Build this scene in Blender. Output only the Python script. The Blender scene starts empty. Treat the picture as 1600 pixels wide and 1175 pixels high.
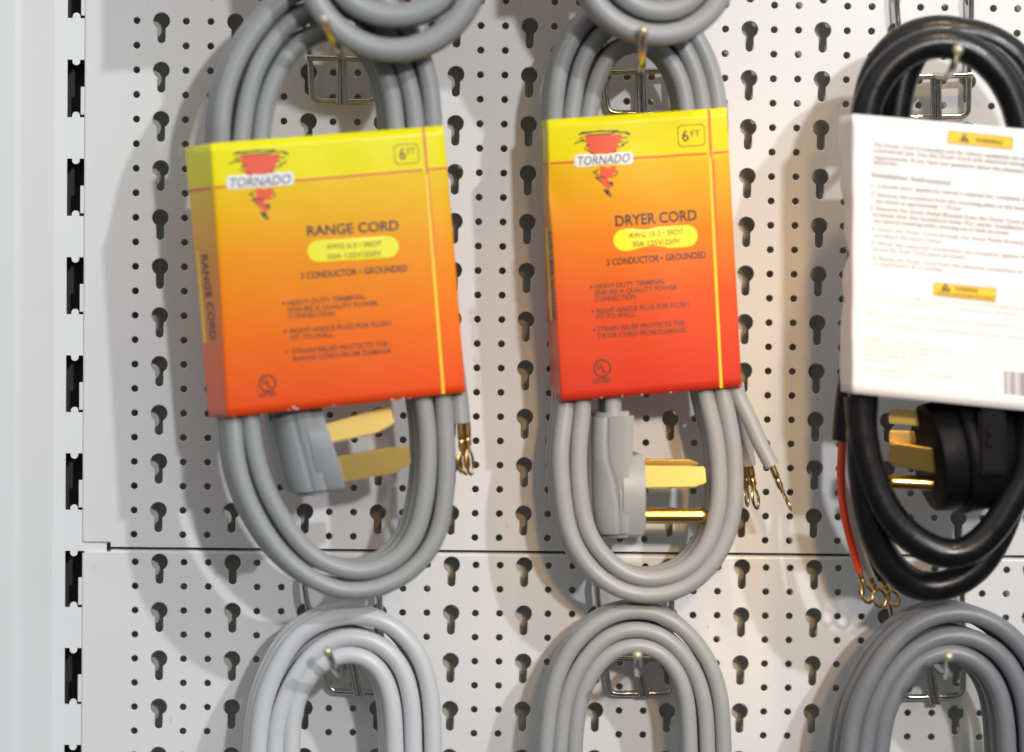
import bpy, bmesh, math, random
from mathutils import Vector, Matrix
random.seed(7)
S = bpy.context.scene
COL = S.collection
MM = 0.001

# ------------------------------------------------------------------ camera
# wall frame: x right, y into the wall (front of the board = 0), z up, origin = first peg hole
F_PX, CX, CY = 5000.0, 800.0, 587.5
CAM = Vector((141.82, -1639.8, -82.62))           # mm
RA, RB, RC = 0.0586, -0.03127, 0.01297
def _rot():
    ca, sa, cb, sb, cc, sc = math.cos(RA), math.sin(RA), math.cos(RB), math.sin(RB), math.cos(RC), math.sin(RC)
    X = Matrix(((1, 0, 0), (0, ca, -sa), (0, sa, ca)))
    Y = Matrix(((cb, 0, sb), (0, 1, 0), (-sb, 0, cb)))
    Z = Matrix(((cc, -sc, 0), (sc, cc, 0), (0, 0, 1)))
    return Z @ X @ Y
_R = _rot()
def _b(v): return Vector((v[0], v[2], -v[1]))
RIGHT, DOWN, FWD = _b(_R[0]), _b(_R[1]), _b(_R[2])
cam = bpy.data.cameras.new('camera'); camo = bpy.data.objects.new('camera', cam); COL.objects.link(camo)
up = -DOWN; back = -FWD
camo.matrix_world = Matrix(((RIGHT.x, up.x, back.x, CAM.x * MM), (RIGHT.y, up.y, back.y, CAM.y * MM),
                            (RIGHT.z, up.z, back.z, CAM.z * MM), (0, 0, 0, 1)))
cam.sensor_width = 36; cam.sensor_fit = 'HORIZONTAL'; cam.lens = F_PX / 1600 * 36
cam.clip_start = 0.05; cam.clip_end = 50
cam.dof.use_dof = True; cam.dof.focus_distance = 1.632; cam.dof.aperture_fstop = 2.9
S.camera = camo

def P(px, py, h):
    """point of the place, h mm in front of the board, met by the sight line through a photograph point (mm)"""
    d = FWD * F_PX + RIGHT * (px - CX) + DOWN * (py - CY)
    return CAM + d * ((-h - CAM.y) / d.y)

# ------------------------------------------------------------------ light
S.view_settings.view_transform = 'Standard'; S.view_settings.look = 'None'
S.view_settings.exposure = 0; S.view_settings.gamma = 1; S.view_settings.use_curve_mapping = False
W = bpy.data.worlds.new('World'); S.world = W; W.use_nodes = True
nt = W.node_tree; bg = nt.nodes['Background']
tc = nt.nodes.new('ShaderNodeTexCoord'); sp = nt.nodes.new('ShaderNodeSeparateXYZ'); rp = nt.nodes.new('ShaderNodeValToRGB')
mp = nt.nodes.new('ShaderNodeMapRange'); mp.inputs[1].default_value = -1; mp.inputs[2].default_value = 1
nt.links.new(tc.outputs['Generated'], sp.inputs[0]); nt.links.new(sp.outputs[2], mp.inputs[0]); nt.links.new(mp.outputs[0], rp.inputs[0])
nt.links.new(rp.outputs[0], bg.inputs[0])
rp.color_ramp.elements[0].position = 0.32; rp.color_ramp.elements[0].color = (0.07, 0.07, 0.07, 1)
em = rp.color_ramp.elements.new(0.55); em.color = (0.30, 0.30, 0.30, 1)
rp.color_ramp.elements[2].position = 0.74; rp.color_ramp.elements[2].color = (0.97, 0.99, 0.99, 1)
bg.inputs[1].default_value = 0.80

def lamp(name, aim, off, dist, energy, color, radius, cone, blend):
    L = bpy.data.lights.new(name, 'SPOT'); L.energy = energy; L.color = color; L.shadow_soft_size = radius
    L.spot_size = math.radians(cone); L.spot_blend = blend
    o = bpy.data.objects.new(name, L); COL.objects.link(o)
    d = Vector((off[0], 1.0, off[1])).normalized()      # travel direction
    a = Vector(aim) * MM
    o.location = a - d * dist
    o.rotation_euler = d.to_track_quat('-Z', 'Y').to_euler()
    return o
lamp('shop_spotlight', (170, 0, -190), (-0.58, -0.63), 3.0, 126, (0.985, 0.99, 1.0), 0.04, 40, 0.5)
lamp('shop_spotlight', (170, 0, -190), (-0.27, -0.29), 3.0, 132, (0.985, 0.99, 1.0), 0.06, 40, 0.5)
lamp('warm_spotlight', (382, 0, -135), (-0.25, -1.5), 2.2, 270, (1.0, 0.64, 0.28), 0.15, 5.6, 1.0)
lamp('warm_spotlight', (300, 0, -215), (-0.10, -0.32), 2.2, 66, (1.0, 0.60, 0.22), 0.07, 10.5, 1.0)

# ------------------------------------------------------------------ materials
def new_mat(name, color, rough=0.5, metal=0.0, spec=0.5, noise=0.0, bump=0.0, bscale=400, coat=0.0, nscale=60):
    m = bpy.data.materials.new(name); m.use_nodes = True
    n = m.node_tree; b = n.nodes['Principled BSDF']
    b.inputs['Base Color'].default_value = (*color, 1); b.inputs['Roughness'].default_value = rough
    b.inputs['Metallic'].default_value = metal; b.inputs['Specular IOR Level'].default_value = spec
    b.inputs['Coat Weight'].default_value = coat
    t = n.nodes.new('ShaderNodeTexCoord')
    if noise:
        x = n.nodes.new('ShaderNodeTexNoise'); x.inputs['Scale'].default_value = nscale; x.inputs['Detail'].default_value = 5
        n.links.new(t.outputs['Object'], x.inputs['Vector'])
        mx = n.nodes.new('ShaderNodeMix'); mx.data_type = 'RGBA'
        mx.inputs[6].default_value = (*[c * (1 - noise) for c in color], 1)
        mx.inputs[7].default_value = (*[min(1, c * (1 + noise)) for c in color], 1)
        n.links.new(x.outputs[0], mx.inputs[0]); n.links.new(mx.outputs[2], b.inputs['Base Color'])
        r = n.nodes.new('ShaderNodeMapRange'); r.inputs[1].default_value = 0.3; r.inputs[2].default_value = 0.7
        r.inputs[3].default_value = max(0.02, rough - 0.08); r.inputs[4].default_value = rough + 0.08
        n.links.new(x.outputs[0], r.inputs[0]); n.links.new(r.outputs[0], b.inputs['Roughness'])
    if bump:
        y = n.nodes.new('ShaderNodeTexNoise'); y.inputs['Scale'].default_value = bscale; y.inputs['Detail'].default_value = 3
        n.links.new(t.outputs['Object'], y.inputs['Vector'])
        bp = n.nodes.new('ShaderNodeBump'); bp.inputs['Strength'].default_value = bump; bp.inputs['Distance'].default_value = 0.0006
        n.links.new(y.outputs[0], bp.inputs['Height']); n.links.new(bp.outputs[0], b.inputs['Normal'])
    return m

M_PANEL = new_mat('white_powder_coat', (0.72, 0.72, 0.72), 0.38, noise=0.025, bump=0.06, bscale=900, nscale=14)
def add_specks(m, scale, lo, dark):
    n = m.node_tree; b = n.nodes['Principled BSDF']; src = b.inputs['Base Color'].links[0].from_socket
    t = n.nodes.new('ShaderNodeTexCoord'); v = n.nodes.new('ShaderNodeMapping'); v.inputs['Scale'].default_value = (1, 1, 0.45); v.inputs['Rotation'].default_value = (0, 0.5, 0)
    x = n.nodes.new('ShaderNodeTexNoise'); x.inputs['Scale'].default_value = scale; x.inputs['Detail'].default_value = 4
    n.links.new(t.outputs['Object'], v.inputs[0]); n.links.new(v.outputs[0], x.inputs['Vector'])
    r = n.nodes.new('ShaderNodeMapRange'); r.inputs[1].default_value = lo; r.inputs[2].default_value = lo + .06; r.inputs[3].default_value = 0; r.inputs[4].default_value = dark
    n.links.new(x.outputs[0], r.inputs[0])
    mx = n.nodes.new('ShaderNodeMix'); mx.data_type = 'RGBA'; mx.inputs[7].default_value = (0.30, 0.27, 0.24, 1)
    n.links.new(r.outputs[0], mx.inputs[0]); n.links.new(src, mx.inputs[6]); n.links.new(mx.outputs[2], b.inputs['Base Color'])
add_specks(M_PANEL, 210, 0.69, 0.35)
M_UPR = new_mat('white_upright_paint', (0.76, 0.775, 0.78), 0.4, noise=0.02, bump=0.05, bscale=700, nscale=20)
M_POST = new_mat('white_post_paint', (0.71, 0.72, 0.725), 0.45, noise=0.02, nscale=8)
M_DARK = new_mat('cavity_shade_dark', (0.045, 0.044, 0.04), 0.6, noise=0.5, nscale=900)  # near-black colour paints in the shade inside the upright's slots
M_BACK = new_mat('grey_backing', (0.62, 0.62, 0.57), 0.7, noise=0.1, nscale=20)
M_GREY = new_mat('grey_pvc', (0.315, 0.32, 0.318), 0.42, noise=0.05, bump=0.10, bscale=500, nscale=50)
M_GREY2 = new_mat('cool_grey_pvc', (0.345, 0.35, 0.352), 0.40, noise=0.05, bump=0.10, bscale=500, nscale=50)
M_PALE = new_mat('pale_grey_pvc', (0.585, 0.59, 0.60), 0.36, noise=0.03, bump=0.10, bscale=500, nscale=50)
M_SLATE = new_mat('slate_grey_pvc', (0.178, 0.186, 0.202), 0.38, noise=0.05, bump=0.10, bscale=500, nscale=50)
M_PLUG = new_mat('grey_moulded_plug', (0.33, 0.345, 0.355), 0.36, noise=0.04, bump=0.08, bscale=700, nscale=70)
add_specks(M_GREY, 260, 0.70, 0.12); add_specks(M_GREY2, 260, 0.70, 0.12); add_specks(M_PLUG, 330, 0.70, 0.15)
M_BLACK = new_mat('black_rubber_cable', (0.006, 0.006, 0.007), 0.29, spec=0.42, noise=0.3, bump=0.12, bscale=260, nscale=120)
M_BPLUG = new_mat('black_moulded_plug', (0.006, 0.006, 0.007), 0.5, spec=0.1, noise=0.3, bump=0.15, bscale=600, nscale=120)
M_BRASS = new_mat('brass', (0.80, 0.56, 0.17), 0.24, metal=1.0)
def brushed(m):
    n = m.node_tree; b = n.nodes['Principled BSDF']; t = n.nodes.new('ShaderNodeTexCoord'); v = n.nodes.new('ShaderNodeMapping')
    v.inputs['Scale'].default_value = (60, 900, 900); x = n.nodes.new('ShaderNodeTexNoise'); x.inputs['Scale'].default_value = 1; x.inputs['Detail'].default_value = 4
    n.links.new(t.outputs['Object'], v.inputs[0]); n.links.new(v.outputs[0], x.inputs['Vector'])
    bp = n.nodes.new('ShaderNodeBump'); bp.inputs['Strength'].default_value = 0.06; bp.inputs['Distance'].default_value = 0.0004
    n.links.new(x.outputs[0], bp.inputs['Height']); n.links.new(bp.outputs[0], b.inputs['Normal'])
    r = n.nodes.new('ShaderNodeMapRange'); r.inputs[1].default_value = .3; r.inputs[2].default_value = .7; r.inputs[3].default_value = .22; r.inputs[4].default_value = .34
    n.links.new(x.outputs[0], r.inputs[0]); n.links.new(r.outputs[0], b.inputs['Roughness'])
M_COPPER = new_mat('copper_brass', (0.60, 0.38, 0.14), 0.25, metal=1.0, noise=0.1, nscale=200)
M_CHROME = new_mat('zinc_plated_steel', (0.56, 0.54, 0.49), 0.14, metal=1.0, noise=0.15, nscale=300)
M_TIP = new_mat('yellowed_hook_tip', (0.62, 0.58, 0.42), 0.35, metal=0.6)
M_RED = new_mat('red_insulation', (0.74, 0.075, 0.025), 0.35)
M_WHITE = new_mat('white_insulation', (0.72, 0.70, 0.66), 0.35)
M_INK = new_mat('dark_ink', (0.035, 0.018, 0.012), 0.4)
M_INKS = new_mat('soft_brown_ink', (0.13, 0.040, 0.014), 0.4)
M_NAVY = new_mat('navy_ink', (0.05, 0.05, 0.09), 0.4)
M_LINER = new_mat('red_ink', (0.72, 0.12, 0.02), 0.32)
M_LOGOR = new_mat('logo_red_ink', (0.80, 0.085, 0.03), 0.32)
M_YEL = new_mat('yellow_ink', (0.86, 0.80, 0.01), 0.32)
M_YLINE = new_mat('gold_ink', (0.86, 0.62, 0.01), 0.32)
M_PLATE = new_mat('white_ink', (0.78, 0.78, 0.78), 0.32)
M_WARN = new_mat('warning_yellow', (0.84, 0.58, 0.02), 0.35)
M_GINK = new_mat('grey_ink', (0.15, 0.14, 0.16), 0.5)
M_FINK = new_mat('faint_ink', (0.50, 0.45, 0.43), 0.5)

def card_mat(name, stops, rough=0.3):
    m = bpy.data.materials.new(name); m.use_nodes = True
    n = m.node_tree; b = n.nodes['Principled BSDF']; b.inputs['Roughness'].default_value = rough
    b.inputs['Specular IOR Level'].default_value = 0.22
    uv = n.nodes.new('ShaderNodeUVMap'); uv.uv_map = 'sleeve'
    s = n.nodes.new('ShaderNodeSeparateXYZ'); n.links.new(uv.outputs[0], s.inputs[0])
    r = n.nodes.new('ShaderNodeValToRGB'); n.links.new(s.outputs[1], r.inputs[0])
    el = r.color_ramp.elements
    while len(el) < len(stops): el.new(0.5)
    for e, (p, c) in zip(el, stops): e.position = p; e.color = (*c, 1)
    n.links.new(r.outputs[0], b.inputs['Base Color'])
    t = n.nodes.new('ShaderNodeTexCoord')
    y = n.nodes.new('ShaderNodeTexNoise'); y.inputs['Scale'].default_value = 28; y.inputs['Detail'].default_value = 2.5
    n.links.new(t.outputs['Object'], y.inputs['Vector'])
    bp = n.nodes.new('ShaderNodeBump'); bp.inputs['Strength'].default_value = 0.12; bp.inputs['Distance'].default_value = 0.004
    n.links.new(y.outputs[0], bp.inputs['Height']); n.links.new(bp.outputs[0], b.inputs['Normal'])
    return m
# v = 0 at the top edge, 1 at the bottom
M_CARD_R = card_mat('range_card', [(0.0, (0.86, 0.80, 0.004)), (0.155, (0.86, 0.74, 0.004)), (0.175, (0.84, 0.54, 0.005)),
                                   (0.45, (0.86, 0.29, 0.006)), (0.75, (0.86, 0.155, 0.008)), (1.0, (0.80, 0.070, 0.012))])
M_CARD_D = card_mat('dryer_card', [(0.0, (0.84, 0.76, 0.005)), (0.155, (0.82, 0.66, 0.005)), (0.18, (0.80, 0.47, 0.010)),
                                   (0.42, (0.78, 0.22, 0.012)), (0.66, (0.68, 0.085, 0.018)), (1.0, (0.60, 0.036, 0.018))])
M_CARD_W = card_mat('white_card', [(0.0, (0.83, 0.83, 0.84)), (1.0, (0.85, 0.84, 0.84))], 0.38)
M_EDGE = new_mat('card_edge', (0.62, 0.50, 0.36), 0.6)

# ------------------------------------------------------------------ mesh helpers (all in mm, linked in metres)
def link(name, bm, mat, parent=None, smooth=None, bevel=None):
    me = bpy.data.meshes.new(name)
    for v in bm.verts: v.co *= MM
    bm.to_mesh(me); bm.free()
    for m in (mat if isinstance(mat, (list, tuple)) else [mat]): me.materials.append(m)
    if smooth is not None:
        me.polygons.foreach_set('use_smooth', [True] * len(me.polygons))
        me.set_sharp_from_angle(angle=math.radians(smooth))
    o = bpy.data.objects.new(name, me); COL.objects.link(o)
    if parent is not None:
        o.parent = parent; o.matrix_parent_inverse = parent_inv(parent)
    return o
def parent_inv(p):
    m = Matrix.Identity(4); q = p
    chain = []
    while q is not None: chain.append(q); q = q.parent
    for q in reversed(chain): m = m @ (q.matrix_parent_inverse @ q.matrix_basis)
    return m.inverted()
def tag(o, label, cat, group=None):
    o['label'] = label; o['category'] = cat
    if group: o['group'] = group
    return o
def empty(name, loc, label, cat, group=None):
    o = bpy.data.objects.new(name, None); COL.objects.link(o); o.location = Vector(loc) * MM
    o.empty_display_size = 0.01
    return tag(o, label, cat, group)

def spline(pts, step=2.5, smooth=3):
    pts = [Vector(p) for p in pts]
    ext = [pts[0] * 2 - pts[1]] + pts + [pts[-1] * 2 - pts[-2]]
    out = []
    for i in range(1, len(ext) - 2):
        p0, p1, p2, p3 = ext[i - 1:i + 3]
        t0 = 0; t1 = t0 + max(1e-4, (p1 - p0).length) ** .5; t2 = t1 + max(1e-4, (p2 - p1).length) ** .5; t3 = t2 + max(1e-4, (p3 - p2).length) ** .5
        n = max(1, int((p2 - p1).length / step))
        for k in range(n):
            t = t1 + (t2 - t1) * k / n
            a1 = p0 * ((t1 - t) / (t1 - t0)) + p1 * ((t - t0) / (t1 - t0)); a2 = p1 * ((t2 - t) / (t2 - t1)) + p2 * ((t - t1) / (t2 - t1))
            a3 = p2 * ((t3 - t) / (t3 - t2)) + p3 * ((t - t2) / (t3 - t2))
            b1 = a1 * ((t2 - t) / (t2 - t0)) + a2 * ((t - t0) / (t2 - t0)); b2 = a2 * ((t3 - t) / (t3 - t1)) + a3 * ((t - t1) / (t3 - t1))
            out.append(b1 * ((t2 - t) / (t2 - t1)) + b2 * ((t - t1) / (t2 - t1)))
    out.append(pts[-1])
    for _ in range(smooth):
        out = [out[0]] + [(out[i - 1] + out[i] * 2 + out[i + 1]) / 4 for i in range(1, len(out) - 1)] + [out[-1]]
    return out
def sweep(bm, path, prof, waxis=None, scale=None):
    """sweep a closed profile [(a,b)] along path; a runs along waxis"""
    rings = []; ref = Vector(waxis) if waxis is not None else None
    N = len(path)
    for i, p in enumerate(path):
        t = (path[min(i + 1, N - 1)] - path[max(i - 1, 0)]).normalized()
        if ref is None:
            ref = Vector((0, 1, 0)) if abs(t.y) < 0.9 else Vector((1, 0, 0))
        n = t.cross(ref).normalized(); w = n.cross(t).normalized()
        if waxis is None: ref = w
        s = scale(i / (N - 1)) if scale else 1
        rings.append([bm.verts.new(p + w * a * s + n * b * s) for a, b in prof])
    m = len(prof)
    for r0, r1 in zip(rings, rings[1:]):
        for k in range(m):
            bm.faces.new((r0[k], r0[(k + 1) % m], r1[(k + 1) % m], r1[k]))
    bm.faces.new(list(reversed(rings[0]))); bm.faces.new(rings[-1])
def circ(r, n=12): return [(r * math.cos(2 * math.pi * k / n), r * math.sin(2 * math.pi * k / n)) for k in range(n)]
def flat_prof(Wd, T, lobes=3, web=0.66):
    r = T / 2; cs = [(-(Wd - T) / 2 + (Wd - T) * k / (lobes - 1)) for k in range(lobes)]
    n = 40; A = [-Wd / 2 * math.cos(math.pi * k / n) for k in range(n + 1)]
    def f(a):
        v = 0
        for c in cs:
            q = 1 - ((a - c) / r) ** 2
            if q > 0: v = max(v, r * math.sqrt(q))
        if cs[0] < a < cs[-1]: v = max(v, web * r)
        return v
    topp = [(a, f(a)) for a in A]; bot = [(a, -f(a)) for a in A[1:-1]][::-1]
    return topp + bot
def tube(bm, pts, r, n=12, step=1.5, smooth=2, scale=None): sweep(bm, spline(pts, step, smooth), circ(r, n), None, scale)
def fix(bm): bmesh.ops.recalc_face_normals(bm, faces=bm.faces[:])
def poly_slab(bm, pts, depth, bev=0.3, seg=2):
    """flat outline (3D points) given a real thickness by the vector depth"""
    a = [bm.verts.new(p) for p in pts]; b = [bm.verts.new(Vector(p) + depth) for p in pts]; n = len(a)
    fs = [bm.faces.new(a), bm.faces.new(b[::-1])]
    for k in range(n): fs.append(bm.faces.new((a[k], b[k], b[(k + 1) % n], a[(k + 1) % n])))
    bmesh.ops.recalc_face_normals(bm, faces=fs)
    if bev:
        ed = list({e for f in fs for e in f.edges})
        bmesh.ops.bevel(bm, geom=ed, offset=bev, segments=seg, affect='EDGES')

# ------------------------------------------------------------------ pegboard panels
PITCH = 12.5
def key_r(th, R, hw, yb):
    """radius of a keyhole outline (round head, slot below) seen from the head's centre"""
    c, s = math.cos(th), math.sin(th)
    if s < 0 and abs(c) * R < hw:
        # inside the slot direction
        if abs(c) > 1e-9:
            t = hw / abs(c)
            if t * s >= yb: return max(R, t)
        # round slot end, centre (0,yb) radius hw
        bq = -s * yb; disc = bq * bq - (yb * yb - hw * hw)
        return bq * -1 * -1 + math.sqrt(max(0, disc)) if False else (s * yb) + math.sqrt(max(0, (s * yb) ** 2 - (yb * yb - hw * hw)))
    return R
def hole_cell(bm, cx, cz, kind, top=6.25):
    if kind == 'round':
        x0, x1, z0, z1 = -6.25, 6.25, -6.25, top
        ang = sorted({round(2 * math.pi * k / 16, 6) for k in range(16) if k not in (2, 6)} | {round(math.atan2(z1, x) % (2 * math.pi), 6) for x in (x0, x1)})
        inner = [1.72] * len(ang); outer = [2.08] * len(ang)
    else:
        x0, x1, z0, z1 = -6.25, 6.25, -18.75, top
        R, hw, yb = 4.2, 2.0, -9.3
        A = {round(2 * math.pi * k / 24, 6) for k in range(24)}
        for zz in (-math.sqrt(R * R - hw * hw), -5.5, -7.5, yb):
            A.add(round(math.atan2(zz, hw) % (2 * math.pi), 6)); A.add(round(math.atan2(zz, -hw) % (2 * math.pi), 6))
        for k in range(1, 8):
            a = math.pi + math.pi * k / 8
            A.add(round(math.atan2(yb + hw * math.sin(a), hw * math.cos(a)) % (2 * math.pi), 6))
        for X in (x0, x1):
            for Zc in (z0, z1): A.add(round(math.atan2(Zc, X) % (2 * math.pi), 6))
        ang = sorted(A)
        inner = [key_r(a, R, hw, yb) for a in ang]; outer = [key_r(a, R + .36, hw + .36, yb) for a in ang]
    n = len(ang); rec = []
    for a in ang:
        c, s = math.cos(a), math.sin(a); t = 1e9
        if c > 1e-9: t = min(t, x1 / c)
        if c < -1e-9: t = min(t, x0 / c)
        if s > 1e-9: t = min(t, z1 / s)
        if s < -1e-9: t = min(t, z0 / s)
        rec.append((t * c, t * s))
    V = lambda x, z, y: bm.verts.new((cx + x, y, cz + z))
    r0 = [V(x, z, 0) for x, z in rec]
    r1 = [V(outer[k] * math.cos(ang[k]), outer[k] * math.sin(ang[k]), 0) for k in range(n)]
    r2 = [V(inner[k] * math.cos(ang[k]), inner[k] * math.sin(ang[k]), 0.4) for k in range(n)]
    r3 = [V(inner[k] * math.cos(ang[k]), inner[k] * math.sin(ang[k]), 1.5) for k in range(n)]
    r4 = [V(x, z, 1.5) for x, z in rec]
    for a, b in ((r0, r1), (r1, r2), (r2, r3), (r3, r4)):
        for k in range(n):
            q = (a[k], b[k], b[(k + 1) % n], a[(k + 1) % n])
            bm.faces.new(q)
def plain(bm, x0, x1, z0, z1):
    bm.faces.new([bm.verts.new((x, 0, z)) for x, z in ((x0, z0), (x1, z0), (x1, z1), (x0, z1))])
    bm.faces.new([bm.verts.new((x, 1.5, z)) for x, z in ((x0, z0), (x0, z1), (x1, z1), (x1, z0))])
def fold(bm, p0, p1, out, r=2.0, deep=12, seg=5):
    """rounded folded edge from p0 to p1 on the front plane, turning back into the wall, bulging towards out"""
    p0, p1, out = Vector(p0), Vector(p1), Vector(out)
    sec = [(r * math.sin(math.pi / 2 * k / seg), r - r * math.cos(math.pi / 2 * k / seg)) for k in range(seg + 1)] + [(r, deep)]
    A = [bm.verts.new(p0 + out * a + Vector((0, d, 0))) for a, d in sec]; B = [bm.verts.new(p1 + out * a + Vector((0, d, 0))) for a, d in sec]
    for k in range(len(sec) - 1): bm.faces.new((A[k], B[k], B[k + 1], A[k + 1]))
SLOT0 = P(117, 93, 0).z                      # top of one slot of the upright
SLOT_H, SLOT_P = P(117, 93, 0).z - P(117, 183, 0).z, (P(117, 93, 0).z - P(117, 1013, 0).z) / 6
def panel(name, ox, oz, r0, r1, label, side_lo, side_hi, toplip, botlip, trim=6.25):
    bm = bmesh.new(); C1 = 45
    for i in range(0, C1):
        j = r0
        while j <= r1:
            if i % 3 == 1 and j % 2 == 0 and j < r1:
                hole_cell(bm, ox + i * PITCH, oz - j * PITCH, 'key', trim if j == r0 else 6.25); j += 2
            else:
                if i % 3 == 1: plain(bm, ox + i * PITCH - 6.25, ox + i * PITCH + 6.25, oz - j * PITCH - 6.25, oz - j * PITCH + 6.25)
                else: hole_cell(bm, ox + i * PITCH, oz - j * PITCH, 'round', trim if j == r0 else 6.25)
                j += 1
    xl, xm, xr = -26.5, -11.8, ox + (C1 - 1) * PITCH + 6.25
    ztop, zbot = oz - r0 * PITCH + trim, oz - r1 * PITCH - 6.25
    plain(bm, xl + 1.2, xm, zbot + side_lo, ztop - side_hi)
    plain(bm, xm, ox - 6.25, zbot, ztop)
    fold(bm, (xl + 1.2, 0, zbot + side_lo), (xl + 1.2, 0, ztop - side_hi), (-1, 0, 0), 1.2, 6)
    fold(bm, (xm, 0, zbot + side_lo - .2), (xl + 1.2, 0, zbot + side_lo), (0, 0, -1), .5, 6)
    fold(bm, (xm, 0, ztop), (xr, 0, ztop), (0, 0, 1), toplip, 14)
    fold(bm, (xl + 1.2, 0, ztop - side_hi), (xm, 0, ztop - side_hi), (0, 0, 1), toplip * .5, 14)
    fold(bm, (xr, 0, zbot), (xm, 0, zbot), (0, 0, -1), botlip, 14)
    # hanging tongues that hook into the upright's slots
    k = -3
    while k < 9:
        za = SLOT0 - k * SLOT_P - SLOT_H * 0.47; zb = SLOT0 - k * SLOT_P - SLOT_H * 0.955
        if za < ztop - side_hi and zb > zbot + side_lo:
            poly_slab(bm, [Vector((x, .9, z)) for x, z in ((-28.4, za), (-24.5, za), (-24.5, zb), (-28.4, zb))], Vector((0, 1.2, 0)), .2, 1)
        k += 1
    fix(bm)
    o = link(name, bm, M_PANEL, None, 35)
    return tag(o, label, 'pegboard', 'white perforated steel panels')
panel('pegboard_panel', 0, 0, -6, 21, 'white perforated metal panel above the horizontal seam, behind the sleeved cords', 2.6, 0, 1.0, 0.3)
panel('pegboard_panel', 0.76, -276.69, 0, 13, 'white perforated metal panel below the horizontal seam, behind the bare coils', 0, 0.2, 1.55, 0.4, 4.65)

# backing behind the holes
bm = bmesh.new()
poly_slab(bm, [Vector((x, 17, z)) for x, z in ((-22, 110), (580, 110), (580, -480), (-22, -480))], Vector((0, 3, 0)), 0)
tag(link('backing_panel', bm, M_BACK), 'dark grey backing sheet seen through the peg holes', 'panel')

# slotted upright
bm = bmesh.new()
def loop_edges(pts):
    vs = [bm.verts.new((x, 1.2, z)) for x, z in pts]
    return [bm.edges.new((vs[k], vs[(k + 1) % len(vs)])) for k in range(len(vs))]
xa, xb = P(84, 500, 0).x, -14.0
E = loop_edges([(xa - 4, 110), (xb, 110), (xb, -480), (xa - 4, -480)])
sx0, sx1, scx, sr = P(103, 500, 0).x, -23.5, P(116.8, 500, 0).x, 1.9
for k in range(-1, 9):
    zt = SLOT0 - k * SLOT_P; zb = zt - SLOT_H
    if zt > 100: continue
    arc_t = [(scx - sr, zt)] + [(scx + sr * math.cos(a), zt - .9 - sr * math.sin(a)) for a in [math.pi - math.pi * q / 10 for q in range(11)]] + [(scx + sr, zt)]
    arc_b = [(scx + sr, zb)] + [(scx + sr * math.cos(a), zb + .9 + sr * math.sin(a)) for a in [math.pi * q / 10 for q in range(11)]] + [(scx - sr, zb)]
    E += loop_edges([(sx0, zt)] + arc_t + [(sx1, zt), (sx1, zb)] + arc_b + [(sx0, zb)])
bmesh.ops.triangle_fill(bm, edges=E, use_beauty=True)
r = bmesh.ops.extrude_face_region(bm, geom=bm.faces[:])
bmesh.ops.translate(bm, verts=[v for v in r['geom'] if isinstance(v, bmesh.types.BMVert)], vec=(0, 2, 0))
fix(bm)
upr = tag(link('shelf_upright', bm, M_UPR), 'white slotted metal upright along the left edge of the board', 'upright')
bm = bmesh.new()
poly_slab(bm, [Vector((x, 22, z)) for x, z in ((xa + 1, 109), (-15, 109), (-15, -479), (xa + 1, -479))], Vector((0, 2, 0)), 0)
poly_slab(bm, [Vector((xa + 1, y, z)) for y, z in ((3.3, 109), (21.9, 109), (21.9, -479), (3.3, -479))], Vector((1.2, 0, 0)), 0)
link('inner_channel', bm, M_DARK, upr)

# white corner post left of the upright
bm = bmesh.new()
x30 = P(30, 500, 16).x
sec = [(xa - .4, 1), (xa - .4, 0.5), (xa - 1.0, 0.0), (x30 + 1.5, -15), (x30 - .6, -16.2), (x30 - 3.5, -16.5), (-150, -16.5), (-150, 1)]
a = [bm.verts.new((x, y, 110)) for x, y in sec]; b = [bm.verts.new((x, y, -480)) for x, y in sec]
for k in range(len(sec)): bm.faces.new((a[k], a[(k + 1) % len(sec)], b[(k + 1) % len(sec)], b[k]))
bm.faces.new(a); bm.faces.new(b[::-1]); fix(bm)
tag(link('corner_post', bm, M_POST, None, 25), 'plain white metal post at the far left beside the slotted upright', 'post')

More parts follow.
